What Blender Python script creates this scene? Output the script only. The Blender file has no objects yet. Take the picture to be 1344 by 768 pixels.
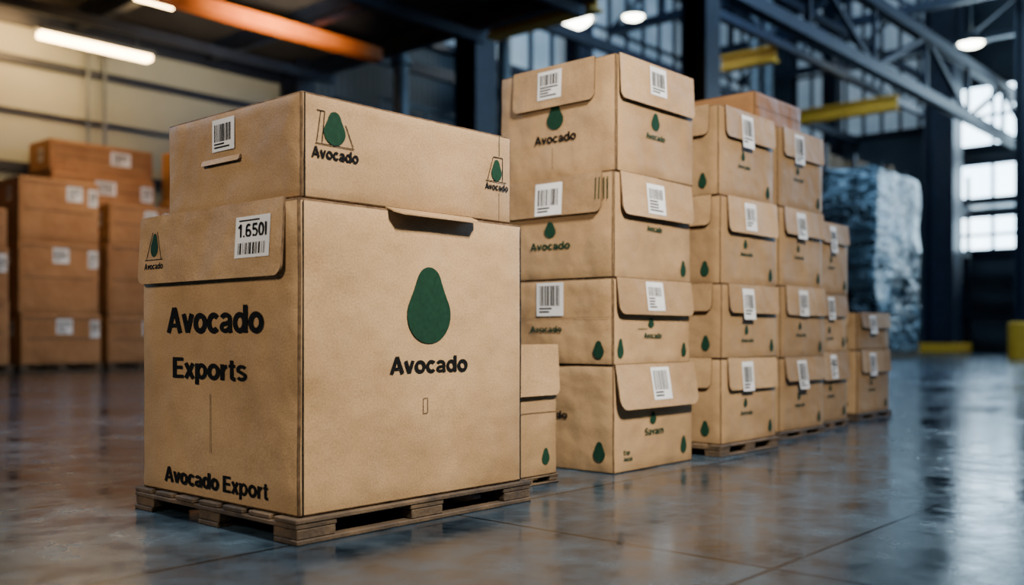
import bpy, bmesh, math, random
from mathutils import Matrix, Vector, noise
ANG=math.atan2(.749,.663)
RZ=Matrix.Rotation(ANG,4,'Z')
def W(u,v,z=0): return RZ@Vector((u,v,z))
sc=bpy.context.scene
col=sc.collection

# ---------------- materials ----------------
def newmat(name):
    m=bpy.data.materials.new(name); m.use_nodes=True
    nt=m.node_tree; b=nt.nodes['Principled BSDF']; return m,nt,b
def N(nt,t,**k):
    n=nt.nodes.new(t)
    for a,v in k.items():
        if a in n.inputs: n.inputs[a].default_value=v
        else: setattr(n,a,v)
    return n
def simple(name,c1,c2,rough=.6,scale=4,metal=0,bump=0,bscale=80,spec=.5,rand=0):
    m,nt,b=newmat(name); L=nt.links
    tc=N(nt,'ShaderNodeTexCoord')
    no=N(nt,'ShaderNodeTexNoise'); no.inputs['Scale'].default_value=scale; no.inputs['Detail'].default_value=5
    L.new(tc.outputs['Object'],no.inputs['Vector'])
    r=N(nt,'ShaderNodeValToRGB'); r.color_ramp.elements[0].position=.3; r.color_ramp.elements[1].position=.7
    r.color_ramp.elements[0].color=(*c1,1); r.color_ramp.elements[1].color=(*c2,1)
    L.new(no.outputs['Fac'],r.inputs['Fac'])
    out=r.outputs['Color']
    if rand:
        oi=N(nt,'ShaderNodeObjectInfo'); mr=N(nt,'ShaderNodeMapRange')
        mr.inputs['To Min'].default_value=1-rand; mr.inputs['To Max'].default_value=1+rand*.4
        L.new(oi.outputs['Random'],mr.inputs['Value'])
        hs=N(nt,'ShaderNodeHueSaturation'); L.new(out,hs.inputs['Color']); L.new(mr.outputs[0],hs.inputs['Value']); out=hs.outputs['Color']
    L.new(out,b.inputs['Base Color'])
    b.inputs['Roughness'].default_value=rough; b.inputs['Metallic'].default_value=metal
    b.inputs['Specular IOR Level'].default_value=spec
    if bump:
        n2=N(nt,'ShaderNodeTexNoise'); n2.inputs['Scale'].default_value=bscale; n2.inputs['Detail'].default_value=3
        L.new(tc.outputs['Object'],n2.inputs['Vector'])
        bp=N(nt,'ShaderNodeBump'); bp.inputs['Strength'].default_value=bump; bp.inputs['Distance'].default_value=.01
        L.new(n2.outputs['Fac'],bp.inputs['Height']); L.new(bp.outputs[0],b.inputs['Normal'])
    return m
def emis(name,c,s):
    m,nt,b=newmat(name)
    b.inputs['Base Color'].default_value=(*c,1); b.inputs['Emission Color'].default_value=(*c,1); b.inputs['Emission Strength'].default_value=s
    return m
def cardboard(name,c1,c2):
    m,nt,b=newmat(name); L=nt.links
    tc=N(nt,'ShaderNodeTexCoord'); oi=N(nt,'ShaderNodeObjectInfo')
    add=N(nt,'ShaderNodeVectorMath',operation='ADD'); L.new(tc.outputs['Object'],add.inputs[0])
    sc_=N(nt,'ShaderNodeVectorMath',operation='SCALE'); sc_.inputs[0].default_value=(7,5,3); L.new(oi.outputs['Random'],sc_.inputs['Scale']); L.new(sc_.outputs[0],add.inputs[1])
    n1=N(nt,'ShaderNodeTexNoise'); n1.inputs['Scale'].default_value=1.8; n1.inputs['Detail'].default_value=6; n1.inputs['Roughness'].default_value=.55
    L.new(add.outputs[0],n1.inputs['Vector'])
    r=N(nt,'ShaderNodeValToRGB'); r.color_ramp.elements[0].position=.3; r.color_ramp.elements[1].position=.62
    r.color_ramp.elements[0].color=(*c1,1); r.color_ramp.elements[1].color=(*c2,1); L.new(n1.outputs['Fac'],r.inputs['Fac'])
    n3=N(nt,'ShaderNodeTexNoise'); n3.inputs['Scale'].default_value=160; n3.inputs['Detail'].default_value=2
    L.new(tc.outputs['Object'],n3.inputs['Vector'])
    mr3=N(nt,'ShaderNodeMapRange'); mr3.inputs['From Min'].default_value=.3; mr3.inputs['From Max'].default_value=.7; mr3.inputs['To Min'].default_value=.82; mr3.inputs['To Max'].default_value=1.14
    L.new(n3.outputs['Fac'],mr3.inputs['Value'])
    mr=N(nt,'ShaderNodeMapRange'); mr.inputs['To Min'].default_value=.84; mr.inputs['To Max'].default_value=1.06; L.new(oi.outputs['Random'],mr.inputs['Value'])
    mu=N(nt,'ShaderNodeMath',operation='MULTIPLY'); L.new(mr3.outputs[0],mu.inputs[0]); L.new(mr.outputs[0],mu.inputs[1])
    hs=N(nt,'ShaderNodeHueSaturation'); L.new(r.outputs['Color'],hs.inputs['Color']); L.new(mu.outputs[0],hs.inputs['Value'])
    L.new(hs.outputs['Color'],b.inputs['Base Color']); b.inputs['Roughness'].default_value=.6; b.inputs['Specular IOR Level'].default_value=.25
    n4=N(nt,'ShaderNodeTexNoise'); n4.inputs['Scale'].default_value=4.0; n4.inputs['Detail'].default_value=2.5; L.new(add.outputs[0],n4.inputs['Vector'])
    b1=N(nt,'ShaderNodeBump'); b1.inputs['Strength'].default_value=.58; b1.inputs['Distance'].default_value=.05; L.new(n4.outputs['Fac'],b1.inputs['Height'])
    b2=N(nt,'ShaderNodeBump'); b2.inputs['Strength'].default_value=.35; b2.inputs['Distance'].default_value=.002; L.new(n3.outputs['Fac'],b2.inputs['Height']); L.new(b1.outputs[0],b2.inputs['Normal'])
    L.new(b2.outputs[0],b.inputs['Normal'])
    return m
M_card=cardboard('cardboard',(.265,.16,.073),(.395,.252,.125))
M_card2=cardboard('cardboard_warm',(.27,.125,.045),(.36,.18,.07))
M_edge=simple('cardboard_edge',(.035,.02,.009),(.13,.078,.04),.85,30,spec=.2)
M_ink=simple('black_ink',(.003,.003,.003),(.007,.0065,.006),.8,40,spec=.1)
M_green=simple('green_ink',(.004,.024,.012),(.007,.035,.018),.8,60,spec=.15)
M_white=simple('label_paper',(.62,.62,.62),(.76,.76,.76),.45,6)
M_crease=simple('crease_line',(.08,.045,.02),(.13,.075,.035),.8,30)
M_tape=simple('packing_tape',(.33,.22,.12),(.38,.26,.15),.3,8)
M_wood=simple('pallet_wood',(.022,.014,.008),(.13,.08,.038),.8,7,bump=.5,bscale=60,rand=.2)
M_blue=simple('steel_blue_paint',(.004,.008,.020),(.008,.015,.036),.45,3,metal=.2)
M_grey=simple('steel_grey',(.08,.10,.12),(.15,.175,.20),.45,3,metal=.4)
M_yellow=simple('yellow_paint',(.52,.26,.012),(.64,.34,.02),.5,5)
M_orange=simple('orange_paint',(.60,.13,.012),(.70,.19,.018),.5,5)
M_dark=simple('dark_roof',(.008,.008,.010),(.02,.02,.022),.8,2)
M_goods=simple('dark_carton',(.12,.07,.04),(.24,.15,.08),.8,2)
M_lamp_w=emis('warm_tube_glow',(1,.66,.28),30)
M_lamp_c=emis('cool_lamp_glow',(.95,.95,.8),24)

def corr(name,c1,c2,sx,rough=.6,em=0,bump=.6):
    m=simple(name,c1,c2,rough,.5); nt=m.node_tree; L=nt.links; b=nt.nodes['Principled BSDF']
    tc=N(nt,'ShaderNodeTexCoord'); w=N(nt,'ShaderNodeTexWave'); w.inputs['Scale'].default_value=sx; w.bands_direction='X' 
    L.new(tc.outputs['Object'],w.inputs['Vector'])
    bp=N(nt,'ShaderNodeBump'); bp.inputs['Strength'].default_value=bump; bp.inputs['Distance'].default_value=.05
    L.new(w.outputs['Fac'],bp.inputs['Height']); L.new(bp.outputs[0],b.inputs['Normal'])
    if em:
        r=[n for n in nt.nodes if n.type=='VALTORGB'][0]
        L.new(r.outputs['Color'],b.inputs['Emission Color']); b.inputs['Emission Strength'].default_value=em
    return m
M_wall=corr('wall_panel',(.20,.225,.21),(.27,.30,.28),.35,bump=.12)
M_wall_d=corr('wall_panel_dark',(.03,.042,.056),(.055,.072,.092),1.5)
M_glass=corr('frosted_daylight_glazing',(.45,.72,.95),(.7,.88,1.0),.6,.3,11)
M_glass_dim=corr('translucent_sheet',(.12,.18,.24),(.28,.37,.45),1.2,.4,.7)

def floor_mat():
    m,nt,b=newmat('polished_concrete'); L=nt.links
    tc=N(nt,'ShaderNodeTexCoord')
    br=N(nt,'ShaderNodeTexBrick'); br.offset=0; br.inputs['Scale'].default_value=1; br.inputs['Brick Width'].default_value=2.4; br.inputs['Row Height'].default_value=1.2; br.inputs['Mortar Size'].default_value=.010; br.inputs['Mortar Smooth'].default_value=.3
    br.inputs['Color1'].default_value=(.75,.75,.75,1); br.inputs['Color2'].default_value=(1.2,1.2,1.2,1); br.inputs['Mortar'].default_value=(.12,.12,.12,1)
    L.new(tc.outputs['Object'],br.inputs['Vector'])
    n1=N(nt,'ShaderNodeTexNoise'); n1.inputs['Scale'].default_value=1.1; n1.inputs['Detail'].default_value=10; n1.inputs['Roughness'].default_value=.66
    n2=N(nt,'ShaderNodeTexNoise'); n2.inputs['Scale'].default_value=6; n2.inputs['Detail'].default_value=7; n2.inputs['Roughness'].default_value=.65
    for n in (n1,n2): L.new(tc.outputs['Object'],n.inputs['Vector'])
    r=N(nt,'ShaderNodeValToRGB'); r.color_ramp.elements[0].position=.38; r.color_ramp.elements[1].position=.66
    r.color_ramp.elements[0].color=(.005,.009,.014,1); r.color_ramp.elements[1].color=(.055,.09,.125,1)
    mx=N(nt,'ShaderNodeMath',operation='MULTIPLY_ADD'); mx.inputs[1].default_value=.5
    ml=N(nt,'ShaderNodeMath',operation='MULTIPLY'); ml.inputs[1].default_value=.5
    L.new(n2.outputs['Fac'],ml.inputs[0]); L.new(n1.outputs['Fac'],mx.inputs[0]); L.new(ml.outputs[0],mx.inputs[2])
    L.new(mx.outputs[0],r.inputs['Fac'])
    mm=N(nt,'ShaderNodeMix',data_type='RGBA',blend_type='MULTIPLY'); mm.inputs[0].default_value=1
    L.new(r.outputs['Color'],mm.inputs[6]); L.new(br.outputs['Color'],mm.inputs[7]); L.new(mm.outputs[2],b.inputs['Base Color'])
    rr=N(nt,'ShaderNodeMapRange'); rr.inputs['From Min'].default_value=.38; rr.inputs['From Max'].default_value=.62; rr.inputs['To Min'].default_value=.08; rr.inputs['To Max'].default_value=.30
    L.new(mx.outputs[0],rr.inputs['Value']); L.new(rr.outputs[0],b.inputs['Roughness'])
    b.inputs['Specular IOR Level'].default_value=.5; b.inputs['Specular Tint'].default_value=(.58,.80,1,1)
    bp=N(nt,'ShaderNodeBump'); bp.inputs['Strength'].default_value=.10; bp.inputs['Distance'].default_value=.01; L.new(n2.outputs['Fac'],bp.inputs['Height'])
    L.new(bp.outputs[0],b.inputs['Normal'])
    return m
M_floor=floor_mat()
def wrap_mat():
    m,nt,b=newmat('stretch_wrap'); L=nt.links
    tc=N(nt,'ShaderNodeTexCoord')
    def ridged(scale,rot,st,width,br):
        mp=N(nt,'ShaderNodeMapping'); mp.inputs['Scale'].default_value=st; mp.inputs['Rotation'].default_value=rot
        L.new(tc.outputs['Object'],mp.inputs['Vector'])
        n=N(nt,'ShaderNodeTexNoise'); n.inputs['Scale'].default_value=scale; n.inputs['Detail'].default_value=3; n.inputs['Distortion'].default_value=1.0; L.new(mp.outputs[0],n.inputs['Vector'])
        s=N(nt,'ShaderNodeMath',operation='SUBTRACT'); s.inputs[1].default_value=.5; L.new(n.outputs['Fac'],s.inputs[0])
        a=N(nt,'ShaderNodeMath',operation='ABSOLUTE'); L.new(s.outputs[0],a.inputs[0])
        r=N(nt,'ShaderNodeMapRange'); r.inputs['From Min'].default_value=0; r.inputs['From Max'].default_value=width; r.inputs['To Min'].default_value=br; r.inputs['To Max'].default_value=0; L.new(a.outputs[0],r.inputs['Value'])
        return r.outputs[0],n.outputs['Fac']
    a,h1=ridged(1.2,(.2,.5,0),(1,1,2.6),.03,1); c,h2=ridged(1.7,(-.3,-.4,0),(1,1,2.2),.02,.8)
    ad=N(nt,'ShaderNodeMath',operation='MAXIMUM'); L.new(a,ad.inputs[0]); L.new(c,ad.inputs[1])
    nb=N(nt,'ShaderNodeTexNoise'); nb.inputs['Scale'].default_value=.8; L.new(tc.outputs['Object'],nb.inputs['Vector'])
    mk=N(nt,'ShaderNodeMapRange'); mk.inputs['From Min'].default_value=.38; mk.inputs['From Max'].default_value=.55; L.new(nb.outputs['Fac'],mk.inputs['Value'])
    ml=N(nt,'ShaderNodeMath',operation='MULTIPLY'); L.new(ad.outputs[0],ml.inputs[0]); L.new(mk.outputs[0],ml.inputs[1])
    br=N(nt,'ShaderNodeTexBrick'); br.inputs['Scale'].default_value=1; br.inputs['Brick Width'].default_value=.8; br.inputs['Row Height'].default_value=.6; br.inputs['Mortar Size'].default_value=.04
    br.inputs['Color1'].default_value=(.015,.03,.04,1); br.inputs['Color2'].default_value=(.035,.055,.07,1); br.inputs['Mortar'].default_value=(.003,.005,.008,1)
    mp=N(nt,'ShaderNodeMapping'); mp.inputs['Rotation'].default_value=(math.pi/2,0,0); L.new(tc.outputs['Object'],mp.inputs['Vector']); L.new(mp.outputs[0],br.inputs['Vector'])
    mm=N(nt,'ShaderNodeMix',data_type='RGBA'); L.new(ml.outputs[0],mm.inputs[0]); L.new(br.outputs['Color'],mm.inputs[6]); mm.inputs[7].default_value=(.6,.82,.98,1)  # pale blue streaks: glints of the film painted into the base colour
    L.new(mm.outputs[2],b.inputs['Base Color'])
    b.inputs['Roughness'].default_value=.12; b.inputs['Specular IOR Level'].default_value=.35; b.inputs['Specular Tint'].default_value=(.6,.82,1,1)
    sm=N(nt,'ShaderNodeMath',operation='ADD'); L.new(h1,sm.inputs[0]); L.new(h2,sm.inputs[1])
    bp=N(nt,'ShaderNodeBump'); bp.inputs['Strength'].default_value=.6; bp.inputs['Distance'].default_value=.12; L.new(sm.outputs[0],bp.inputs['Height']); L.new(bp.outputs[0],b.inputs['Normal'])
    return m
M_wrap=wrap_mat()

# ---------------- helpers ----------------
def mesh_obj(name,bm,mats,parent=None,loc=(0,0,0),rot=0,smooth=False):
    if name!='printing': bmesh.ops.recalc_face_normals(bm,faces=bm.faces)
    me=bpy.data.meshes.new(name); bm.to_mesh(me); bm.free()
    for m in mats: me.materials.append(m)
    if smooth:
        for p in me.polygons: p.use_smooth=True
    o=bpy.data.objects.new(name,me); col.objects.link(o)
    o.location=loc; o.rotation_euler=(0,0,rot)
    if parent: o.parent=parent
    return o
def empty(name,loc,rot):
    e=bpy.data.objects.new(name,None); col.objects.link(e); e.location=loc; e.rotation_euler=(0,0,rot); e.empty_display_size=.1; return e
def bbox(bm,x0,x1,y0,y1,z0,z1,mi=0):
    vs=[bm.verts.new((x,y,z)) for x in(x0,x1) for y in(y0,y1) for z in(z0,z1)]
    for f in ((0,1,3,2),(4,6,7,5),(0,4,5,1),(2,3,7,6),(0,2,6,4),(1,5,7,3)):
        fc=bm.faces.new([vs[i] for i in f]); fc.material_index=mi
    return vs
def strut(bm,p,q,w,h=None,mi=0):
    h=h or w; p=Vector(p); q=Vector(q); d=(q-p); d.normalize()
    up=Vector((0,0,1)) if abs(d.z)<.95 else Vector((0,1,0))
    s=d.cross(up).normalized(); t=s.cross(d).normalized()
    vs=[bm.verts.new(a+s*(i*w/2)+t*(j*h/2)) for a in(p,q) for i in(-1,1) for j in(-1,1)]
    for f in ((0,1,3,2),(4,6,7,5),(0,4,5,1),(2,3,7,6),(0,2,6,4),(1,5,7,3)):
        fc=bm.faces.new([vs[i] for i in f]); fc.material_index=mi

# ---- hand-built grotesque bold lettering (cap height = 1) ----
def arc(cx,cy,rx,ry,a0,a1,n=14):
    return [(cx+rx*math.cos(math.radians(a0+(a1-a0)*i/n)),cy+ry*math.sin(math.radians(a0+(a1-a0)*i/n))) for i in range(n+1)]
SW=.20
GL={
'A':(.80,[([(.09,0),(.40,.98)],SW),([(.71,0),(.40,.98)],SW),([(.2,.29),(.6,.29)],.15)]),
'v':(.60,[([(.09,.73),(.30,.02)],SW),([(.51,.73),(.30,.02)],SW)]),
'o':(.68,[(arc(.34,.365,.235,.29,0,360,28),SW)]),
'c':(.62,[(arc(.33,.365,.225,.29,42,318,22),SW)]),
'a':(.63,[(arc(.285,.50,.20,.155,160,0,10)+[(.485,.42),(.49,.12),(.52,0)],.175),(arc(.265,.205,.175,.13,70,290,12)+[(.42,.13),(.48,.22)],.16),([(.27,.335),(.48,.40)],.15)]),
'd':(.70,[(arc(.31,.365,.215,.29,0,360,28),SW-.01),([(.565,0),(.565,1)],SW)]),
'p':(.70,[(arc(.38,.365,.215,.29,0,360,28),SW-.01),([(.13,-.27),(.13,.73)],SW)]),
'r':(.43,[([(.13,0),(.13,.73)],SW),(arc(.36,.38,.2,.26,170,85,8),.17)]),
't':(.40,[([(.19,.92),(.19,.2)]+arc(.29,.17,.10,.10,190,275,5)+[(.38,.075)],.175),([(.03,.66),(.37,.66)],.14)]),
's':(.60,[(arc(.295,.52,.185,.135,25,180,9)+[(.13,.45),(.3,.37),(.46,.28)]+arc(.295,.21,.185,.135,0,-160,9),.16)]),
'S':(.72,[(arc(.36,.715,.235,.2,20,190,10)+[(.16,.6),(.36,.51),(.57,.39)]+arc(.36,.285,.24,.2,5,-165,10),.18)]),
'n':(.66,[([(.13,0),(.13,.73)],SW),(arc(.33,.44,.19,.22,165,0,10)+[(.52,0)],SW)]),
'x':(.60,[([(.09,.73),(.51,0)],SW),([(.51,.73),(.09,0)],SW)]),
'E':(.70,[([(.14,0),(.14,1)],SW+.01),([(.14,.92),(.64,.92)],.16),([(.14,.52),(.60,.52)],.16),([(.14,.08),(.66,.08)],.16)]),
'1':(.50,[([(.34,0),(.34,1)],.2),([(.34,.9),(.08,.72)],.16)]),
',':(.30,[([(.16,.18),(.16,.0),(.07,-.18)],.18)]),
'6':(.68,[(arc(.34,.31,.22,.22,0,360,24),.19),([(.12,.34),(.13,.6)]+arc(.37,.62,.23,.29,160,50,8),.18)]),
'5':(.66,[([(.58,.91),(.16,.91)],.17),([(.19,.95),(.15,.52)],.17),(arc(.32,.34,.24,.25,135,-150,16),.18)]),
'0':(.66,[(arc(.33,.5,.215,.41,0,360,28),.2)]),
'l':(.28,[([(.14,0),(.14,1)],.2)]),
' ':(.30,[]),
}
def stroke(pts,w):
    P=[Vector(p) for p in pts]; out=[]
    closed=(P[0]-P[-1]).length<1e-4
    for i,p in enumerate(P):
        if closed: a=P[i-1] if i>0 else P[-2]; b=P[i+1] if i<len(P)-1 else P[1]
        else: a=P[max(i-1,0)]; b=P[min(i+1,len(P)-1)]
        d1=(p-a); d2=(b-p)
        if d1.length<1e-6: d1=d2
        if d2.length<1e-6: d2=d1
        d=(d1.normalized()+d2.normalized()).normalized(); n=Vector((-d.y,d.x)); c=max(abs(n.dot(Vector((-d1.y,d1.x)).normalized())),.6)
        out.append((p+n*w/2/c,p-n*w/2/c))
    return out
_tc={}
def text_geo(body):
    if body in _tc: return _tc[body]
    vs=[];fs=[];x=0
    for ch in body:
        adv,sts=GL[ch]
        for pts,w in sts:
            prev=None
            for a,b in stroke(pts,w):
                i=len(vs); vs.append((x+a.x,a.y)); vs.append((x+b.x,b.y))
                if prev is not None: fs.append((prev,prev+1,i+1,i))
                prev=i
        x+=adv
    x0=min(v[0] for v in vs); x1=max(v[0] for v in vs)
    _tc[body]=([((a-x0)/(x1-x0),b) for a,b in vs],fs); return _tc[body]
def pear_pts():
    R,r=.375,.205; c0,c1=R,1-r; th=math.asin((R-r)/(c1-c0)); pts=[]
    n=22
    for i in range(n+1):
        a=math.pi-th+(math.pi+2*th)*i/n
        pts.append((R*math.cos(a),c0+R*math.sin(a)))
    def neck(sgn,rev):
        q=[]
        for k in range(1,6):
            t=k/6; y=(c0+R*math.sin(th))*(1-t)+(c1+r*math.sin(th))*t; x=(R*math.cos(th))*(1-t)+(r*math.cos(th))*t
            q.append((sgn*(x-.006*math.sin(math.pi*t)),y))
        return q[::-1] if rev else q
    pts+=neck(1,False)
    for i in range(n+1):
        a=th+(math.pi-2*th)*i/n
        pts.append((r*math.cos(a),c1+r*math.sin(a)))
    pts+=neck(-1,True)
    return [(x/R/2,y) for x,y in pts]
PEAR=pear_pts()

class Carton:
    def __init__(s,u0,u1,v0,v1,z0,z1,seed=0,mat=None,jit=True,bev=.006,name='cardboard_box'):
        rnd=random.Random(seed); s.r=rnd
        rot=ANG+(rnd.uniform(-.008,.008) if jit else 0)
        s.u0,s.v0,s.z0=u0,v0,z0; s.w,s.d,s.h=u1-u0,v1-v0,z1-z0; s.z1=z1
        s.mat=mat or M_card
        s.p=empty(name,W(u0,v0,z0),rot)
        bm=bmesh.new(); bbox(bm,0,s.w,0,s.d,0,s.h-.001)
        bmesh.ops.recalc_face_normals(bm,faces=bm.faces)
        bmesh.ops.bevel(bm,geom=bm.edges[:],offset=bev,segments=2,profile=.5,affect='EDGES',material=1)
        es=[e for e in bm.edges if e.calc_length()>.15]
        bmesh.ops.subdivide_edges(bm,edges=es,cuts=9,use_grid_fill=True)
        for v in bm.verts:
            k=noise.noise_vector(v.co*3.1+Vector((seed*3.7,seed,0)))*.0024+noise.noise_vector(v.co*14+Vector((seed,0,seed*2.)))*.0018
            if v.co.z<.01 or v.co.z>s.h-.01: k.z=0
            v.co+=k
        mesh_obj('carton_body',bm,[s.mat,M_edge],s.p,smooth=True)
        s.bm=bmesh.new(); s.fl={'L':[],'R':[]}
        vs=[s.bm.verts.new(c) for c in ((.02,s.d/2-.03,s.h+.0004),(s.w-.02,s.d/2-.03,s.h+.0004),(s.w-.02,s.d/2+.03,s.h+.0004),(.02,s.d/2+.03,s.h+.0004))]
        s.bm.faces.new(vs).material_index=4
    def X(s,face,c): return (c-s.u0) if face=='R' else -(c-s.v0)
    def P(s,face,x,z,n):
        return (x,-n,z-s.z0) if face=='R' else (-n,-x,z-s.z0)
    def nf(s,face,x,z):
        for (a,b,zt,zb,d) in s.fl[face]:
            if a-.001<=x<=b+.001 and zb-.001<=z<=zt+.01: return lambda zz:.003+d*((zt-zz)/(zt-zb))+.0065
        return lambda zz:.0036
    def flap(s,face,c0,c1,zt,zb,d=.01,rad=.03,th=.005):
        a,b=sorted((s.X(face,c0),s.X(face,c1))); s.fl[face].append((a,b,zt,zb,d))
        pts=[(a,zt),(b,zt)]
        for cx,sg,rng in ((b-rad,1,range(0,7)),(a+rad,-1,range(6,-1,-1))):
            for i in rng:
                t=i/6*math.pi/2; pts.append((cx+sg*rad*math.cos(t),zb+rad-rad*math.sin(t)))
        bm=bmesh.new(); fr=[];bk=[]
        for x,z in pts:
            n=.003+d*(zt-z)/(zt-zb)
            fr.append(bm.verts.new(s.P(face,x,z,n+th))); bk.append(bm.verts.new(s.P(face,x,z,max(n-.003,0))))
        bm.faces.new(fr); bm.faces.new(bk[::-1])
        for i in range(len(pts)):
            j=(i+1)%len(pts); bm.faces.new((fr[i],bk[i],bk[j],fr[j])).material_index=1
        mesh_obj('flap',bm,[s.mat,M_edge],s.p)
    def poly(s,face,pts,mi,n):
        f=s.bm.faces.new([s.bm.verts.new(s.P(face,x,z,n(z))) for x,z in pts]); f.material_index=mi
    def quad(s,face,xa,xb,za,zb,mi,n): s.poly(face,[(xa,za),(xb,za),(xb,zb),(xa,zb)],mi,n)
    def text(s,face,body,c0,c1,base,cap,mi=0,add=0):
        a,b=sorted((s.X(face,c0),s.X(face,c1))); g,fs=text_geo(body)
        n0=s.nf(face,(a+b)/2,base+cap/2); n=lambda z:n0(z)+add
        vs=[s.bm.verts.new(s.P(face,a+(b-a)*x,base+cap*y,n(base+cap*y)+.00002*(i%7))) for i,(x,y) in enumerate(g)]
        for f in fs:
            try: s.bm.faces.new([vs[i] for i in f]).material_index=mi
            except ValueError: pass
    def pear(s,face,c,zb,zt,w,add=0):
        x=s.X(face,c); n0=s.nf(face,x,(zb+zt)/2); n=lambda z:n0(z)+add
        s.poly(face,[(x+px*w,zb+py*(zt-zb)) for px,py in PEAR],1,n)
    def line(s,face,p,q,t=.0025,mi=0):
        (c0,z0),(c1,z1)=p,q; x0,x1=s.X(face,c0),s.X(face,c1); n=s.nf(face,x0,z0)
        d=Vector((x1-x0,z1-z0)).normalized(); o=Vector((-d.y,d.x))*t/2
        s.poly(face,[(x0+o.x,z0+o.y),(x1+o.x,z1+o.y),(x1-o.x,z1-o.y),(x0-o.x,z0-o.y)],mi,n)
    def label(s,face,c0,c1,zb,zt,txt=None):
        a,b=sorted((s.X(face,c0),s.X(face,c1))); n=s.nf(face,(a+b)/2,(zb+zt)/2)
        n1=lambda z:n(z)+.0008; n2=lambda z:n(z)+.0016
        s.quad(face,a,b,zb,zt,2,n1); w=b-a; h=zt-zb
        y1=s.r.uniform(.8,.92); y0=s.r.choice((.3,.36,.5)) 
        if txt: y0,y1=.08,.36
        x=a+.1*w
        while x<b-.12*w:
            t=w*s.r.choice((.012,.02,.035,.05)); s.quad(face,x,min(x+t,b-.1*w),zb+y0*h,zb+y1*h,0,n2); x+=t+w*s.r.choice((.015,.025,.04))
        if txt:
            g,fs=text_geo(txt); vs=[s.bm.verts.new(s.P(face,a+w*(.08+.84*x),zb+h*(.48+.34*y),n2(zb+h*.6))) for x,y in g]
            for f in fs: s.bm.faces.new([vs[i] for i in f]).material_index=0
            s.quad(face,a+.1*w,a+.7*w,zb+.88*h,zb+.92*h,0,n2)
        else:
            q=y0-.1
            while q>.06:
                l=s.r.uniform(.4,.88); s.quad(face,a+.1*w,a+l*w,zb+q*h,zb+(q+.05)*h,0,n2); q-=.1
    def done(s): mesh_obj('printing',s.bm,[M_ink,M_green,M_white,M_crease,M_tape],s.p)

def pallet(u0,u1,v0,v1,h,seed=0):
    e=empty('wooden_pallet',W(u0,v0,0),ANG); w,d=u1-u0,v1-v0; r=random.Random(seed)
    bm=bmesh.new(); t=h*.2
    n=7; bw=d/n*.82
    for i in range(n):
        y=(d-bw)*i/(n-1); bbox(bm,r.uniform(-.004,.004),w+r.uniform(-.004,.004),y,y+bw,h-t,h-.0005)
    for f in (0,.5,1):
        bl=min(.15,w*.16); x=(w-bl)*f; bbox(bm,x,x+bl,.003,d-.003,h-2*t,h-t-.0005)
    mesh_obj('deck_boards',bm,[M_wood],e)
    bm=bmesh.new()
    for fx in (0,.5,1):
        for fy in (0,.5,1):
            bl=min(.15,w*.16); by=min(.13,d*.16); x=(w-bl)*fx; y=(d-by)*fy
            bbox(bm,x+.004,x+bl-.004,y+.004,y+by-.004,t+.0005,h-2*t-.0005)
    mesh_obj('blocks',bm,[M_wood],e)
    bm=bmesh.new()
    for f in (0,.5,1):
        by=min(.12,d*.15); y=(d-by)*f; bbox(bm,0,w,y,y+by,0,t)
    mesh_obj('skids',bm,[M_wood],e)
    for o in e.children:
        m=o.modifiers.new('b','BEVEL'); m.width=.003; m.segments=1

# ---------------- main box ----------------
pallet(1.726,2.785,2.368,3.335,.078,1)
b=Carton(1.745,2.75,2.385,3.31,.078,1.03,3,jit=False,bev=.008)
b.text('R','Avocado',2.098,2.457,.495,.056)
b.pear('R',2.273,.592,.848,.2)
for p,q in (((2.245,.36),(2.265,.36)),((2.265,.36),(2.265,.41)),((2.265,.41),(2.245,.41)),((2.245,.41),(2.245,.36))): b.line('R',p,q,.0025,3)
b.line('R',(1.758,.085),(1.758,1.02),.005,0); b.line('R',(2.738,.085),(2.738,1.02),.004,0)
b.flap('L',2.45,3.308,1.036,.80,.014,.035)
b.text('L','Avocado',3.138,2.561,.628,.088)
b.text('L','Exports',3.098,2.651,.475,.070)
b.text('L','Avocado Export',3.153,2.537,.115,.053)
b.label('L',2.694,2.509,.861,.99,'1,650l')
b.pear('L',3.2,.893,.975,.05)
b.line('L',(3.25,.885),(3.215,.98),.003); b.line('L',(3.15,.885),(3.185,.98),.003); b.line('L',(3.26,.883),(3.14,.883),.003)
b.text('L','Avocado',3.262,3.135,.85,.022)
b.line('L',(2.862,.428),(2.862,.233),.003,3)
bm=bmesh.new()
pr=[(2.09,0),(2.49,0),(2.487,.035),(2.46,.056),(2.12,.056),(2.093,.035)]
top=[bm.verts.new((u-1.745,.012-o*1.05,.958-o*.42)) for u,o in pr]; bot=[bm.verts.new((u-1.745,.012-o*1.05,.9535-o*.42)) for u,o in pr]
bm.faces.new(top); bm.faces.new(bot[::-1])
for i in range(6): bm.faces.new((top[i],bot[i],bot[(i+1)%6],top[(i+1)%6])).material_index=0
mesh_obj('lid_tab',bm,[M_card,M_edge],b.p)
b.done()
b=Carton(1.76,2.70,2.395,3.16,1.03,1.35,7,jit=False,bev=.007)
b.label('L',2.872,2.743,1.22,1.325)
b.flap('L',2.929,2.708,1.197,1.179,.006,.007,.004)
b.pear('R',1.883,1.2015,1.304,.084)
b.line('R',(1.815,1.30),(1.845,1.30),.003); b.line('R',(1.83,1.30),(1.815,1.205),.003); b.line('R',(1.845,1.30),(1.835,1.205),.003); b.line('R',(1.925,1.27),(1.955,1.205),.003); b.line('R',(1.81,1.2),(1.96,1.2),.003)
b.text('R','Avocado',1.796,1.977,1.157,.034)
b.pear('R',2.618,1.179,1.256,.055)
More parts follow.
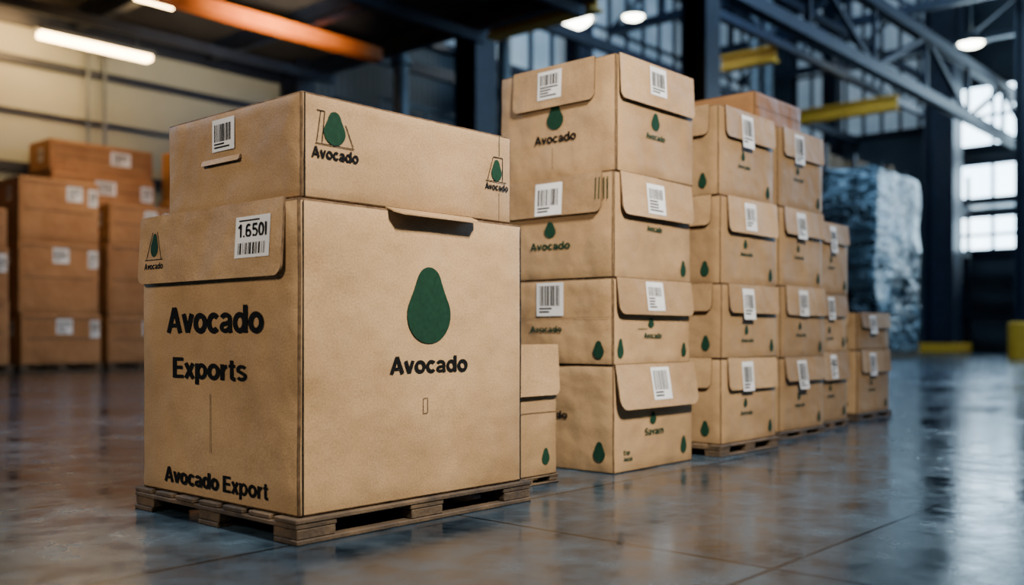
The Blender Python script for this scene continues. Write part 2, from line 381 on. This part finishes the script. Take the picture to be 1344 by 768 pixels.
b.line('R',(2.60,1.265),(2.57,1.18),.003); b.line('R',(2.60,1.265),(2.65,1.265),.003); b.line('R',(2.65,1.265),(2.65,1.18),.003); b.line('R',(2.56,1.177),(2.67,1.177),.003)
b.text('R','Avocado',2.557,2.68,1.146,.024)
b.line('R',(2.632,1.345),(2.632,1.27),.003,1); b.line('R',(2.632,1.14),(2.632,1.04),.002,3)
b.line('R',(1.771,1.035),(1.771,1.345),.005,0)
b.done()
pallet(2.85,3.235,2.597,3.1,.035,2)
b=Carton(2.85,3.227,2.603,3.1,.035,.58,11)
b.flap('R',2.87,3.225,.582,.37,.012)
b.line('R',(2.87,.30),(3.22,.30),.003,3); b.pear('R',3.15,.08,.15,.05); b.done()

# ---------------- second stack ----------------
u0,u1,v0,v1=3.555,4.211,2.544,3.23
b=Carton(u0+.01,u1+.005,v0-.005,v1,1.355,1.88,21)
b.flap('L',2.65,3.14,1.884,1.69,.008); b.label('L',2.983,2.839,1.73,1.862)
b.pear('L',2.885,1.583,1.70,.10); b.text('L','Avocado',3.011,2.759,1.523,.042); b.line('L',(2.9,1.50),(2.9,1.40),.002,3)
b.flap('R',3.585,4.205,1.884,1.685,.01); b.label('R',3.82,3.955,1.74,1.872)
b.pear('R',3.88,1.579,1.66,.07); b.text('R','Avocado',3.80,3.96,1.535,.028,1); b.line('R',(3.573,1.36),(3.573,1.87),.004,0); b.done()
b=Carton(u0-.005,u1,v0,v1+.01,.8775,1.355,22)
b.flap('L',2.60,3.2,1.358,1.175,.010); b.label('L',2.98,2.82,1.18,1.33)
b.pear('L',2.90,1.075,1.15,.07); b.text('L','Avocado',3.02,2.78,1.02,.036,1)
for k in range(4): b.line('L',(2.57+.02*k,1.33),(2.57+.02*k,1.23),.006,1)
b.flap('R',3.60,4.208,1.358,1.165,.018,.04); b.label('R',3.80,3.95,1.185,1.325); b.text('R','Avocado',3.82,3.95,1.105,.028,1)
b.pear('R',4.14,.905,.985,.05); b.line('R',(3.558,.885),(3.558,1.35),.004,0); b.done()
b=Carton(u0-.005,u1,v0+.003,v1,.4845,.8775,23)
b.label('L',2.98,2.82,.71,.865); b.text('L','Avocado',3.02,2.83,.635,.028,1)
b.pear('L',2.62,.515,.595,.06); b.line('L',(3.22,.70),(2.56,.70),.002,3)
b.flap('R',3.575,4.209,.880,.715,.02,.04); b.label('R',3.80,3.945,.735,.868); b.pear('R',3.86,.655,.70,.05); b.text('R','Avocado',3.80,3.95,.605,.028,1); b.pear('R',3.61,.515,.605,.05); b.line('R',(3.75,.65),(3.83,.65),.003,1)
b.pear('R',4.15,.515,.585,.045); b.line('R',(3.558,.49),(3.558,.87),.004,0);b.done()
b=Carton(u0,u1+.015,v0,v1,0.0,.4845,24)
b.text('L','Avocado',3.05,2.80,.235,.034); b.pear('L',2.62,.05,.14,.065); b.line('L',(2.9,.44),(2.9,.32),.002,3)
b.flap('R',3.56,4.225,.488,.285,.035,.05); b.label('R',3.83,3.985,.32,.47)
b.pear('R',3.87,.205,.262,.055); b.text('R','Savarn',3.80,3.96,.155,.034,1); b.pear('R',4.14,.045,.13,.055)
b.text('R','Avocado',3.63,3.70,.05,.02,1); b.text('R','Exp',3.63,3.68,.08,.02,1); b.done()

def generic(u0,u1,v0,v1,levels,seed,mat=None,far=False):
    for i in range(len(levels)-1):
        r=random.Random(seed*31+i); du=r.uniform(-.01,.01); dv=r.uniform(-.01,.01)
        if far: du*=4; dv*=4
        b=Carton(u0+du,u1+du,v0+dv,v1+dv,levels[i],levels[i+1],seed*10+i,mat)
        w=u1-u0; h=levels[i+1]-levels[i]; zt=levels[i+1]
        if far:
            L=w*.2; o=r.uniform(0,.2); b.label('R',b.u0+w*(.4+o),b.u0+w*(.4+o)+L,zt-.36,zt-.1)
            if r.random()<.6: b.label('R',b.u0+w*.86,b.u0+w*.98,zt-.42,zt-.12)
            b.flap('R',b.u0+.05,b.u0+w-.05,zt,zt-.07,.01)
            b.line('R',(b.u0+.1,zt-h*.5),(b.u0+w-.1,zt-h*.5),.02,3)
            b.label('L',b.v0+.3,b.v0+.5,zt-.4,zt-.15)
        else:
            b.flap('R',b.u0+w*.1,b.u0+w*.985,zt+.003,zt-min(r.uniform(.13,.19),h*.4),.008+.012*r.random(),.03)
            o=r.uniform(-.03,.03)
            b.label('R',b.u0+w*(.35+o),b.u0+w*(.55+o),zt-min(r.uniform(.16,.2),h*.55),zt-.02)
            if h>.3:
                b.pear('R',b.u0+w*.42,zt-.26,zt-.21,.04); b.text('R','Avocado',b.u0+w*.33,b.u0+w*.55,zt-.30,.022,1)
                b.pear('R',b.u0+w*.88,zt-h+.03,zt-h+.1,.045)
            b.pear('L',b.v0+.09,zt-h+.04,zt-h+.12,.05)
            b.flap('L',b.v0+.05,b.v0+.45,zt+.003,zt-min(.15,h*.36),.008)
        b.done()
pallet(4.40,5.045,2.485,3.12,.06,3)
generic(4.424,5.03,2.503,3.1,[.06,.50,.883,1.337,1.80],3)
pallet(5.34,5.985,2.625,3.32,.045,4)
generic(5.356,5.97,2.642,3.3,[.045,.485,.912,1.383,1.855],4)
b=Carton(5.36,5.99,2.80,3.24,1.855,2.093,50,M_card2); b.line('R',(5.36,2.0),(5.98,2.0),.003,3); b.done()
pallet(5.995,6.50,2.69,3.2,.05,5)
generic(6.01,6.49,2.70,3.2,[.05,.51,.89,1.356],5)
pallet(6.88,7.54,2.78,3.4,.05,6)
generic(6.9,7.515,2.80,3.4,[.05,.51,.784],6)

# ---------------- far left stacks ----------------
def fpal(a,b_,c,d,s): pallet(a,b_,c,d,.12,s)
fpal(6.88,8.32,17.22,18.4,7); generic(6.9,8.29,17.25,18.35,[.12,1.0,2.24,3.34],11,M_card2,True)
fpal(8.42,9.72,17.22,18.4,8); generic(8.47,9.7,17.25,18.35,[.12,.97,2.3,3.03],12,M_card2,True)
fpal(5.28,6.78,17.22,18.4,9); generic(5.3,6.73,17.25,18.35,[.12,1.2,2.1,2.75],13,M_card2,True)
fpal(7.9,10.1,18.55,19.6,10); generic(8.0,10.05,18.62,19.55,[.12,1.0,2.1,3.15,3.72,4.32],14,M_card2,True)
fpal(10.35,11.7,17.9,19.1,12); generic(10.4,11.6,18,19,[.12,1.1,2.2,3.4,4.4],15,M_card2,True)

# ---------------- room ----------------
def room_box(name,u0,u1,v0,v1,z0,z1,mat):
    bm=bmesh.new(); bbox(bm,u0,u1,v0,v1,z0,z1); return mesh_obj(name,bm,[mat],rot=ANG)
room_box('floor',-14,40.5,-14,20.5,-.2,0,M_floor)
VW=20; UW=40; H=15
room_box('wall_back',-14,UW,VW,VW+.4,0,H,M_wall_d)
wr=room_box('wall_right',UW,UW+.4,-14,VW+.4,0,H,M_wall_d)
room_box('ceiling',-14,UW,-14,VW,H,H+.3,M_dark)
room_box('ceiling_low_bay',-14,14.5,9,VW,7.2,7.5,M_dark)
room_box('wall_cladding_back',-10,14.2,VW-.12,VW-.001,0,6.9,M_wall)
bm=bmesh.new()
for z,w in ((6.0,.16),(5.0,.07),(3.9,.2),(1.2,.3),(6.85,.35)): bbox(bm,-10,14.2,VW-.2,VW-.121,z-w/2,z+w/2)
for u in (-4,1,5.9,14.1): bbox(bm,u-.12,u+.12,VW-.25,VW-.121,0,6.9)
mesh_obj('trim_1',bm,[M_blue],rot=ANG)
bm=bmesh.new()
for u in (9.2,9.55): strut(bm,(u,VW-.3,3.0),(u,VW-.3,6.5),.05)
mesh_obj('electrical_conduit',bm,[M_grey],rot=ANG)
for i,u in enumerate((3,6,9,12,14.4)):
    bm=bmesh.new(); bbox(bm,u-.1,u+.1,9,VW-.3,6.8,6.85); bbox(bm,u-.1,u+.1,9,VW-.3,7.15,7.19); bbox(bm,u-.03,u+.03,9,VW-.3,6.85,7.15); mesh_obj('roof_beam',bm,[M_blue],rot=ANG)
bm=bmesh.new(); bbox(bm,5,13.8,15.9,16.2,6.5,6.75); mesh_obj('orange_crane_rail',bm,[M_orange],rot=ANG)
for i,v in enumerate((11,13.5,18.3)):
    bm=bmesh.new(); strut(bm,(-2,v,6.6),(14.4,v,6.6),.12,.2); mesh_obj('roof_purlin',bm,[M_blue],rot=ANG)

def tube(u,v,z,L,mat,top=6.78):
    e=empty('fluorescent_lamp',W(u,v,z),ANG); d=top-z-.16
    bm=bmesh.new()
    bbox(bm,0,L,-.13,.13,.08,.16)
    for x in (.3,L-.3): bmesh.ops.create_cone(bm,cap_ends=True,segments=16,radius1=.01,radius2=.01,depth=d,matrix=Matrix.Translation((x,0,.16+d/2)))
    mesh_obj('housing',bm,[M_grey],e)
    bm=bmesh.new()
    for y in (-.07,.07): bmesh.ops.create_cone(bm,cap_ends=True,segments=16,radius1=.06,radius2=.06,depth=L-.1,matrix=Matrix.Translation((L/2,y,.02))@Matrix.Rotation(math.pi/2,4,'Y'))
    mesh_obj('tubes',bm,[mat],e,smooth=True)
x1,y1=-8.75,18.0
tube(.663*x1+.749*y1,-.749*x1+.663*y1,6.15,2.25,M_lamp_w)
tube(8.5,16.4,6.6,.8,M_lamp_w)

def column(u,v,w,h,mat=M_blue,guard=False):
    e=empty('steel_column',W(u,v,0),ANG); t=w*.09
    bm=bmesh.new(); bbox(bm,-w/2,w/2,-w/2,-w/2+t,0.03,h); bbox(bm,-w/2,w/2,w/2-t,w/2,0.03,h); bbox(bm,-t/2,t/2,-w/2+t,w/2-t,0.03,h)
    bbox(bm,-w*.65,w*.65,-w*.65,w*.65,0,.03)
    mesh_obj('h_section',bm,[mat],e)
    if guard:
        bm=bmesh.new()
        g=w*.75
        for a in ((-g,g,-g,-g+.12),(-g,g,g-.12,g),(-g,-g+.12,-g+.12,g-.12),(g-.12,g,-g+.12,g-.12)): bbox(bm,*a,.03,.35)
        mesh_obj('yellow_guard',bm,[M_yellow],e)
column(17.4,16.6,.72,14.9); column(19.3,11.4,.62,14.9); column(36,11.5,1.0,14.9,guard=True); column(32.7,7.9,.7,14.9); column(14.2,19.4,.5,7.2)
column(25,19.3,.6,14.9); column(32,19.3,.6,14.9); column(20.5,19.3,.5,14.9); column(39.3,17.0,.6,14.9)

def truss(name,p,q,z,dep,n,w=.22,mat=M_blue):
    bm=bmesh.new(); P=Vector((*p,z)); Q=Vector((*q,z)); D=Vector((0,0,dep))
    strut(bm,P,Q,w); strut(bm,P+D,Q+D,w)
    for i in range(n):
        a=P.lerp(Q,i/n); c=P.lerp(Q,(i+1)/n)
        strut(bm,a,c+D,w*.45) if i%2 else strut(bm,a+D,c,w*.45)
        strut(bm,a,a+D,w*.4)
    mesh_obj(name,bm,[mat],rot=ANG)
truss('crane_runway_truss',(12,8.65),(39.5,8.65),6.75,1.5,8,.26)
truss('roof_truss',(12,13.2),(39.5,13.2),9.2,1.4,10,.22)
for u in (18,22.5,27,31.5,36): truss('roof_truss',(u,0),(u,19.5),10.9,1.5,9,.26)
for v,z in ((16.0,8.6),(18.8,6.2),(18.8,7.6)):
    bm=bmesh.new(); strut(bm,(14.8,v,z),(39.5,v,z),.18,.3); mesh_obj('steel_girder',bm,[M_blue],rot=ANG)
e=empty('catwalk',W(0,0,0),ANG)
bm=bmesh.new(); bbox(bm,15,39,17.4,18.6,5.0,5.2)
mesh_obj('deck',bm,[M_blue],e)
bm=bmesh.new()
for z in (5.7,6.15): strut(bm,(15,17.4,z),(39,17.4,z),.06)
for i in range(17): strut(bm,(15+1.5*i,17.4,5.2),(15+1.5*i,17.4,6.15),.06)
for i in range(5): strut(bm,(16+5.5*i,17.5,0),(16+5.5*i,17.5,5.0),.25)
mesh_obj('railing',bm,[M_grey],e)
def ibeam(name,p,q,z,h,mat):
    bm=bmesh.new(); P=Vector((*p,z)); Q=Vector((*q,z))
    strut(bm,P,Q,.08,h); strut(bm,P+Vector((0,0,h/2)),Q+Vector((0,0,h/2)),h*.9,.06); strut(bm,P-Vector((0,0,h/2)),Q-Vector((0,0,h/2)),h*.9,.06)
    mesh_obj(name,bm,[mat],rot=ANG)
ibeam('yellow_crane_beam',(16.2,15.0),(16.2,12.0),7.55,.45,M_yellow)
ibeam('yellow_crane_beam',(27,15.2),(27,13.4),9.0,.4,M_yellow)
ibeam('yellow_crane_beam',(33,15.6),(33,12.0),8.4,.42,M_yellow)
for i,(u,v) in enumerate(((30,16.6),(31,16.6),(19.0,18.0),(15.4,18.0))):
    z=14.8
    bm=bmesh.new(); bmesh.ops.create_cone(bm,cap_ends=True,segments=20,radius1=.18,radius2=.18,depth=z,matrix=Matrix.Translation((0,0,z/2)))
    for zz in (3,7,11): bmesh.ops.create_cone(bm,cap_ends=True,segments=20,radius1=.25,radius2=.25,depth=.12,matrix=Matrix.Translation((0,0,zz)))
    mesh_obj('vertical_pipe',bm,[M_grey],loc=W(u,v-.9,0),rot=ANG)
def rack(u,v,L,D,levels,seed,load=True):
    e=empty('storage_rack',W(u,v,0),ANG); r=random.Random(seed); top=levels[-1]+1.3
    bm=bmesh.new(); nb=max(1,round(L/2.4))
    for i in range(nb+1):
        for y in (0,D):
            strut(bm,(L*i/nb,y,0),(L*i/nb,y,top),.12)
    for z in levels:
        for y in (0,D): strut(bm,(0,y,z),(L,y,z),.08,.16)
        bbox(bm,0,L,.05,D-.05,z+.081,z+.11)
    mesh_obj('rack_frame',bm,[M_blue],e)
    if load:
        bm=bmesh.new()
        for z in levels:
            x=.15
            while x<L-.9:
                w=r.uniform(.6,1.1); h=r.uniform(.5,1.1); bbox(bm,x,x+w,.1,D-.15,z+.115,z+.115+h); 
                if r.random()<.5: bbox(bm,x+.05,x+w*.7,.15,D-.3,z+.12+h,z+.12+h+.3)
                x+=w+r.uniform(.05,.5)
        bmesh.ops.bevel(bm,geom=bm.edges[:],offset=.02,segments=1,affect='EDGES')
        mesh_obj('stored_cartons',bm,[M_goods],e)
rack(28.5,13.6,9.6,1.1,[1.9,3.8,5.6],3)
rack(15.5,18.75,12,.5,[1.5,3.2],5)
rack(37.3,9.2,1.2,2.2,[1.2,2.6,3.6,5.2],6,False)

def window(k,face,a0,a1,z0,z1,nx,nz,glass):
    e=empty('window_%d'%k,W(0,0,0),ANG)
    bm=bmesh.new()
    if face=='U': bbox(bm,UW-.06,UW-.02,a0,a1,z0,z1)
    else: bbox(bm,a0,a1,VW-.06,VW-.02,z0,z1)
    mesh_obj('glazing',bm,[glass],e)
    bm=bmesh.new()
    def bar(p,q,w):
        if face=='U': strut(bm,(UW-.1,p[0],p[1]),(UW-.1,q[0],q[1]),w)
        else: strut(bm,(p[0],VW-.1,p[1]),(q[0],VW-.1,q[1]),w)
    for i in range(nx+1):
        a=a0+(a1-a0)*i/nx; bar((a,z0),(a,z1),.12 if 0<i<nx else .2)
    for i in range(nz+1):
        z=z0+(z1-z0)*i/nz; bar((a0,z),(a1,z),.12 if 0<i<nz else .2)
    mesh_obj('mullions',bm,[M_blue],e)
window(1,'U',6.5,12.4,3.7,5.2,4,2,M_glass)
window(2,'U',6.5,12.4,5.8,7.2,4,1,M_glass)
window(3,'U',6.5,12.4,7.8,10.2,4,2,M_glass)
window(4,'U',12.9,18.9,8.8,14.6,8,2,M_glass_dim)
window(5,'U',-6,5.5,4,11,12,5,M_glass)  # out-of-view glowing window, added to reflect in the floor
window(6,'V',15,38,8.8,13.5,22,2,M_glass_dim)
def highbay(X,Y,Z,r=.35):
    e=empty('high_bay_lamp',(X,Y,Z),ANG)
    bm=bmesh.new(); bmesh.ops.create_cone(bm,cap_ends=False,segments=24,radius1=r,radius2=r*.3,depth=.4,matrix=Matrix.Translation((0,0,.25)))
    bmesh.ops.create_cone(bm,cap_ends=True,segments=12,radius1=.03,radius2=.03,depth=1.6,matrix=Matrix.Translation((0,0,1.2)))
    mesh_obj('shade',bm,[M_grey],e)
    bm=bmesh.new(); bmesh.ops.create_uvsphere(bm,u_segments=16,v_segments=10,radius=r*.85,matrix=Matrix.Translation((0,0,.08))@Matrix.Diagonal((1,1,.4,1))); mesh_obj('bulb',bm,[M_lamp_c],e)
highbay(1.6,28,9.6,.8); highbay(15.5,33,10.4,.45); highbay(3.6,29,10.0,.35)

# wrapped load
e=empty('wrapped_pallet_load',W(24.9,9.6,0),ANG)
bm=bmesh.new(); bbox(bm,0,3.3,0,1.5,.15,5.0); bmesh.ops.recalc_face_normals(bm,faces=bm.faces)
bmesh.ops.bevel(bm,geom=bm.edges[:],offset=.12,segments=2,affect='EDGES',profile=.5)
bmesh.ops.subdivide_edges(bm,edges=[x for x in bm.edges if x.calc_length()>.5],cuts=20,use_grid_fill=True)
for v in bm.verts:
    if v.co.z>.4: v.co+=noise.noise_vector(v.co*1.3)*.10
mesh_obj('stretch_film',bm,[M_wrap],e,smooth=True)
bm=bmesh.new()
for y in (0,.68,1.36): bbox(bm,0,3.3,y,y+.14,0,.15)
mesh_obj('pallet_base',bm,[M_wood],e)
X,Y=12.95,24.9
e=empty('yellow_bollard',(X,Y,0),0)
bm=bmesh.new(); bmesh.ops.create_cone(bm,cap_ends=True,segments=32,radius1=.3,radius2=.3,depth=.9,matrix=Matrix.Translation((0,0,.45)))
mesh_obj('post',bm,[M_yellow],e)
bm=bmesh.new(); bmesh.ops.create_cone(bm,cap_ends=True,segments=32,radius1=.31,radius2=.2,depth=.06,matrix=Matrix.Translation((0,0,.93)))
mesh_obj('cap',bm,[M_yellow],e)

# ---------------- lights ----------------
def area(name,loc,target,size,power,colr,sy=None,spread=180):
    l=bpy.data.lights.new(name,'AREA'); l.energy=power; l.color=colr; l.size=size; l.spread=math.radians(spread)
    if sy: l.shape='RECTANGLE'; l.size_y=sy
    o=bpy.data.objects.new(name,l); col.objects.link(o); o.location=loc
    o.rotation_euler=(Vector(target)-Vector(loc)).to_track_quat('-Z','Y').to_euler()
area('key_lamp',(1.9,.8,4.2),(.5,4,1.2),.6,215,(1,.91,.78),spread=90)
area('left_fill_lamp',(-4.0,-1.0,3.6),(-.8,3.6,1.0),1.2,29,(1,.84,.66),spread=60)
area('warm_bay_fill',tuple(W(7.6,18.6,6.5)),tuple(W(7.4,20,5.4)),1.4,150,(1,.55,.20))  # added light boosting the tube's warm glow on the wall
area('warm_bay_fill',tuple(W(8,14.5,6.3)),tuple(W(8,17.8,2.4)),2,60,(1,.70,.40),spread=80)  # added warm fill for the far left cartons, no fixture
area('rail_fill',tuple(W(10.5,13.6,5.2)),tuple(W(11,16,6.6)),1,120,(1,.75,.5),spread=70)  # added light to lift the orange rail out of the dark
area('blue_bay_fill',(13,15,8),(3.5,5,0),4,1500,(.33,.60,1))  # added blue light for glossy streaks on the floor, no fixture
area('blue_bay_fill',(-9,9,7),(-3,5,0),3,420,(.36,.64,1),spread=120)  # added blue light to cool the floor at left
area('blue_bay_fill',tuple(W(20,3,12)),tuple(W(25,10,3)),5,1500,(.42,.70,1))  # added blue light on the wrapped load, no fixture
area('structure_fill',tuple(W(24,10,13)),tuple(W(30,18,7)),6,1300,(.45,.72,1))  # added fill to brighten the far steelwork
w=bpy.data.worlds.new('World'); sc.world=w; w.use_nodes=True
w.node_tree.nodes['Background'].inputs[0].default_value=(.32,.53,.85,1); w.node_tree.nodes['Background'].inputs[1].default_value=.035

# ---------------- camera ----------------
cd=bpy.data.cameras.new('camera'); co=bpy.data.objects.new('camera',cd); col.objects.link(co)
co.location=(0,0,.62); co.rotation_euler=(math.pi/2,0,0)
cd.sensor_width=36; cd.lens=1283/1344*36; cd.shift_y=.0417; cd.clip_end=200
cd.dof.use_dof=True; cd.dof.focus_distance=3.35; cd.dof.aperture_fstop=1.25
sc.camera=co
